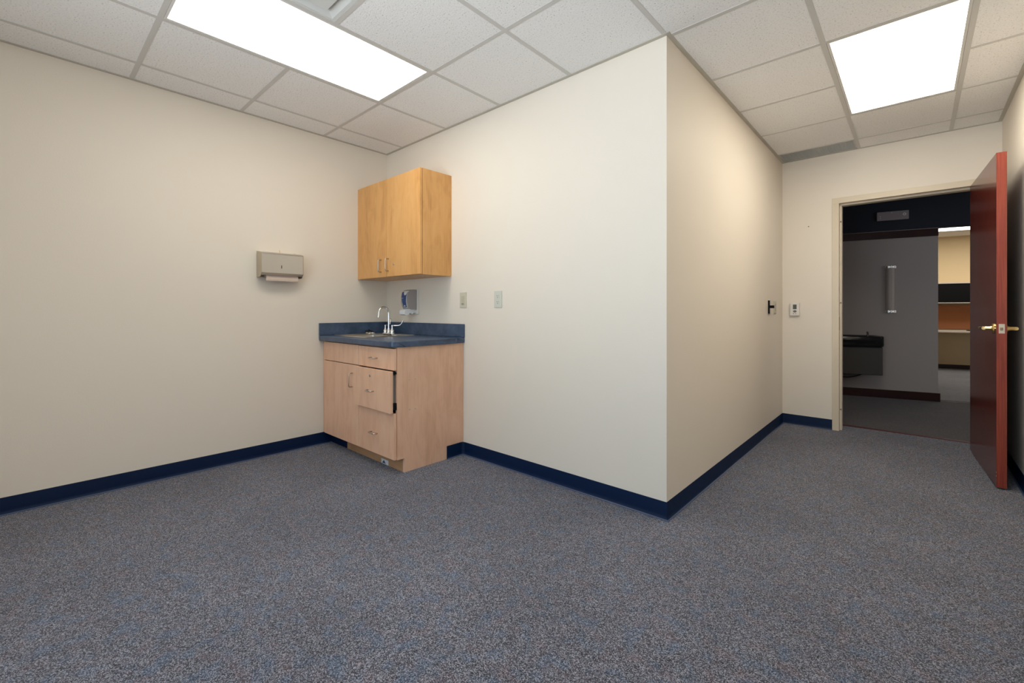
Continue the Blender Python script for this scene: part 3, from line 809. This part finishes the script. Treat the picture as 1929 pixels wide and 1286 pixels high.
bm = bmesh.new(); box(bm, -2.7, SE, 0, .13, -.05, 2.06, HM)
st('wall_hall_far', bm, M_HALLW)
bm = bmesh.new(); box(bm, -2.7, 3.5, 0, .13, 2.065, TOP, HM)
st('wall_hall_header', bm, M_HNAVY)
bm = bmesh.new(); box(bm, -2.7, SE+.0, -.016, .0, 1.962, 2.052, HM)
st('trim_3', bm, M_HRAIL, bevel=.002)
bm = bmesh.new(); box(bm, -2.7, SE+.016, -.016, 0, 0, .100, HM); box(bm, SE, SE+.016, 0, .146, 0, .100, HM)
st('baseboard_hall', bm, M_HRAIL, bevel=.002)
bm = bmesh.new(); box(bm, SE, 3.5, .02, .045, -.0004, .003, HM)
st('trim_4', bm, simple('thin_brown_strip', (.06, .02, .015), .5))

def hthing(name, label, cat, s, z): 
    t = bpy.data.objects.new(name, None); COL.objects.link(t); t.location = hf(s, 0, z)
    t.rotation_euler = (0, 0, math.atan2(u.y, u.x)); t['label'] = label; t['category'] = cat
    return t
def hx(x, y):  # world -> s
    return (Vector((x, y, 0))-P1).dot(u)
# drinking fountain: local frame x along wall, y behind, z from its bottom
s1 = hx(-.350, 7.144)
wf = hthing('drinking_fountain', 'dark wall-mounted drinking fountain on the grey hallway wall', 'drinking fountain', s1-.23, .305)
build('cabinet', B(-.23, .23, -.30, -.001, .0, .335), M_COOLB, parent=wf, bevel=.006)
bm = bmesh.new(); loops(bm, [(rrect(-.23, .235, -.34, -.001, .05), .340), (rrect(-.235, .24, -.345, -.001, .05), .36), (rrect(-.235, .24, -.345, -.001, .05), .455),
    (rrect(-.228, .233, -.338, -.005, .05), .466), (rrect(-.20, .205, -.315, -.05, .05), .462), (rrect(-.17, .17, -.28, -.08, .05), .440)])
bs_ = build('basin', bm, M_COOLT, parent=wf, smooth='auto')
bm = bmesh.new(); tube(bm, [(.12, -.11, .45), (.12, -.11, .490), (.118, -.118, .503), (.112, -.13, .505)], .010, 12)
build('bubbler', bm, M_CHROME, parent=bs_, smooth='auto')
build('push_bar', B(-.16, .16, -.352, -.344, .385, .42), M_BLACK, parent=wf, bevel=.003)
bm = bmesh.new(); P = []
for k in range(15):
    a = k/14; P.append(hf(s1-.23+.12-.46*a, -.012-.02*math.sin(PI*a), .300-.055*math.sin(PI*min(1, a*1.35))-.09*a*a))
tube(bm, P, .005, 8)
cdm = build('power_cord', bm, M_BLACK, smooth=True); tag(cdm, 'thin black cord hanging below the hallway drinking fountain', 'cord')
# sconce
s2 = hx(-.2255, 7.173)
sc = hthing('wall_sconce', 'tall half-round frosted sconce on the grey hallway wall', 'wall lamp', s2, 1.056)
def half(r, z0, z1, bm, n=14):
    prism(bm, [(r*math.cos(PI+PI*k/n), r*.9*math.sin(PI+PI*k/n)-.001) for k in range(n+1)], 'z', z0, z1)
bm = bmesh.new(); half(.048, .02, .545, bm); build('shade', bm, M_SCONCE, parent=sc, smooth='auto')
for z in (0, .545):
    bm = bmesh.new(); half(.051, z, z+.02, bm)
    for k in range(5):
        a = PI+PI*(k+.5)/5; lathe(bm, [(.006, z-.004), (.006, z+.024)], 8, Matrix.Translation((.049*math.cos(a), .045*math.sin(a), 0)))
    build('end_cap', bm, M_NICKEL, parent=sc)
# emergency light box
sa, sb = hx(-.355, 7.142), hx(-.060, 7.212)
em = hthing('emergency_light', 'small grey emergency light unit on the dark navy wall over the hallway', 'emergency light', (sa+sb)/2, 2.185)
wv = (sb-sa)/2
build('housing', B(-wv, wv, -.030, -.001, 0, .108), simple('grey_housing', (.30, .25, .25), .5), parent=em, bevel=.004)
bm = bmesh.new(); lathe(bm, [(.016, 0), (.016, .004), (.009, .004), (.009, .001)], 20, Matrix.Translation((wv-.042, -.030, .062)) @ Matrix.Rotation(PI/2, 4, 'X'), caps=False)
build('lamp_ring', bm, simple('pale_ring', (.85, .85, .8), .3), parent=em)
bm = bmesh.new()
for z in (.03, .052): lathe(bm, [(.008, 0), (.006, .004)], 14, Matrix.Translation((-wv+.03, -.030, z)) @ Matrix.Rotation(PI/2, 4, 'X'))
build('indicator', bm, simple('pale_indicator', (.55, .50, .50), .3), parent=em)
bm = bmesh.new(); lathe(bm, [(.004, 0), (.003, .003)], 10, Matrix.Translation((-.01, -.030, .09)) @ Matrix.Rotation(PI/2, 4, 'X'))
build('test_button', bm, M_WHITE, parent=em)

# ------------------------------------------------------------------ room beyond the hallway
FP = Vector((.51, 11.60, 0)); FM = Matrix.Translation(FP) @ Matrix.Rotation(math.atan2(u.y, u.x), 4, 'Z')
bm = bmesh.new(); box(bm, -2.2, 3.2, 0, .1, -.05, TOP, FM)
st('wall_far', bm, M_FARW)
bm = bmesh.new(); box(bm, -2.2, -2.1, -3.99, 0, -.05, TOP, FM)
st('wall_far_left', bm, M_FARW)
bm = bmesh.new(); box(bm, -2.1, 2.6, -3.99, 0, 2.455, 2.50, FM); c_ = st('ceiling_far', bm, M_TILE)
bm = bmesh.new(); box(bm, -2.1, 2.5, -4.0, 0, -.0004, .002, FM); st('floor_far', bm, M_FCARP)
bm = bmesh.new(); box(bm, -2.1, 3.0, -.015, 0, 0, .075, FM); st('baseboard_far', bm, M_HRAIL)
def fthing(name, label, cat, z):
    t = bpy.data.objects.new(name, None); COL.objects.link(t); t.location = FP+Vector((0, 0, z)); t.rotation_euler = (0, 0, math.atan2(u.y, u.x))
    t['label'] = label; t['category'] = cat
    return t
ob = fthing('overhead_bin', 'long black overhead storage bin on the far warm wall', 'overhead bin', 1.21)
build('body', B(-.9, .9, -.40, -.002, .012, .352), M_BLACK, parent=ob, bevel=.003)
build('top_edge', B(-.9, .9, -.41, -.002, .352, .372), M_DESK, parent=ob)
build('bottom_edge', B(-.9, .9, -.41, -.385, .0, .012), M_DESK, parent=ob)
tb = fthing('tackboard', 'orange-brown fabric tackboard between the overhead bin and the desk', 'tackboard', .74)
build('panel', B(-.9, .9, -.022, -.001, 0, .44), M_TACK, parent=tb)
dk = fthing('desk', 'pale desk surface against the far warm wall', 'desk', 0)
build('desktop', B(-.9, .9, -.62, -.024, .690, .720), M_DESK, parent=dk, bevel=.003)
for x in (-.9, .86): build('end_panel', B(x, x+.04, -.60, -.03, .001, .69), M_FARW, parent=dk)
kb = fthing('desk_item', 'thin dark flat item lying on the far desk', 'desk_item', .7205)  # plain dark slab, not modelled as any definite thing
kb.location = FM @ Vector((.155, -.50, .7205))
build('slab', B(-.10, .10, -.05, .05, 0, .012), M_BLACK, parent=kb, bevel=.003)
fl = fthing('ceiling_light', 'glowing ceiling light seen through the doorway in the far room', 'ceiling light', 2.452)
build('diffuser', B(-.75, .95, -2.0, -.86, -.004, 0), emis('far_lens', (1, .96, .88), FAR_L), parent=fl)
build('frame', B(-.77, .97, -2.02, -.84, 0, .002), M_FIXT, parent=fl)
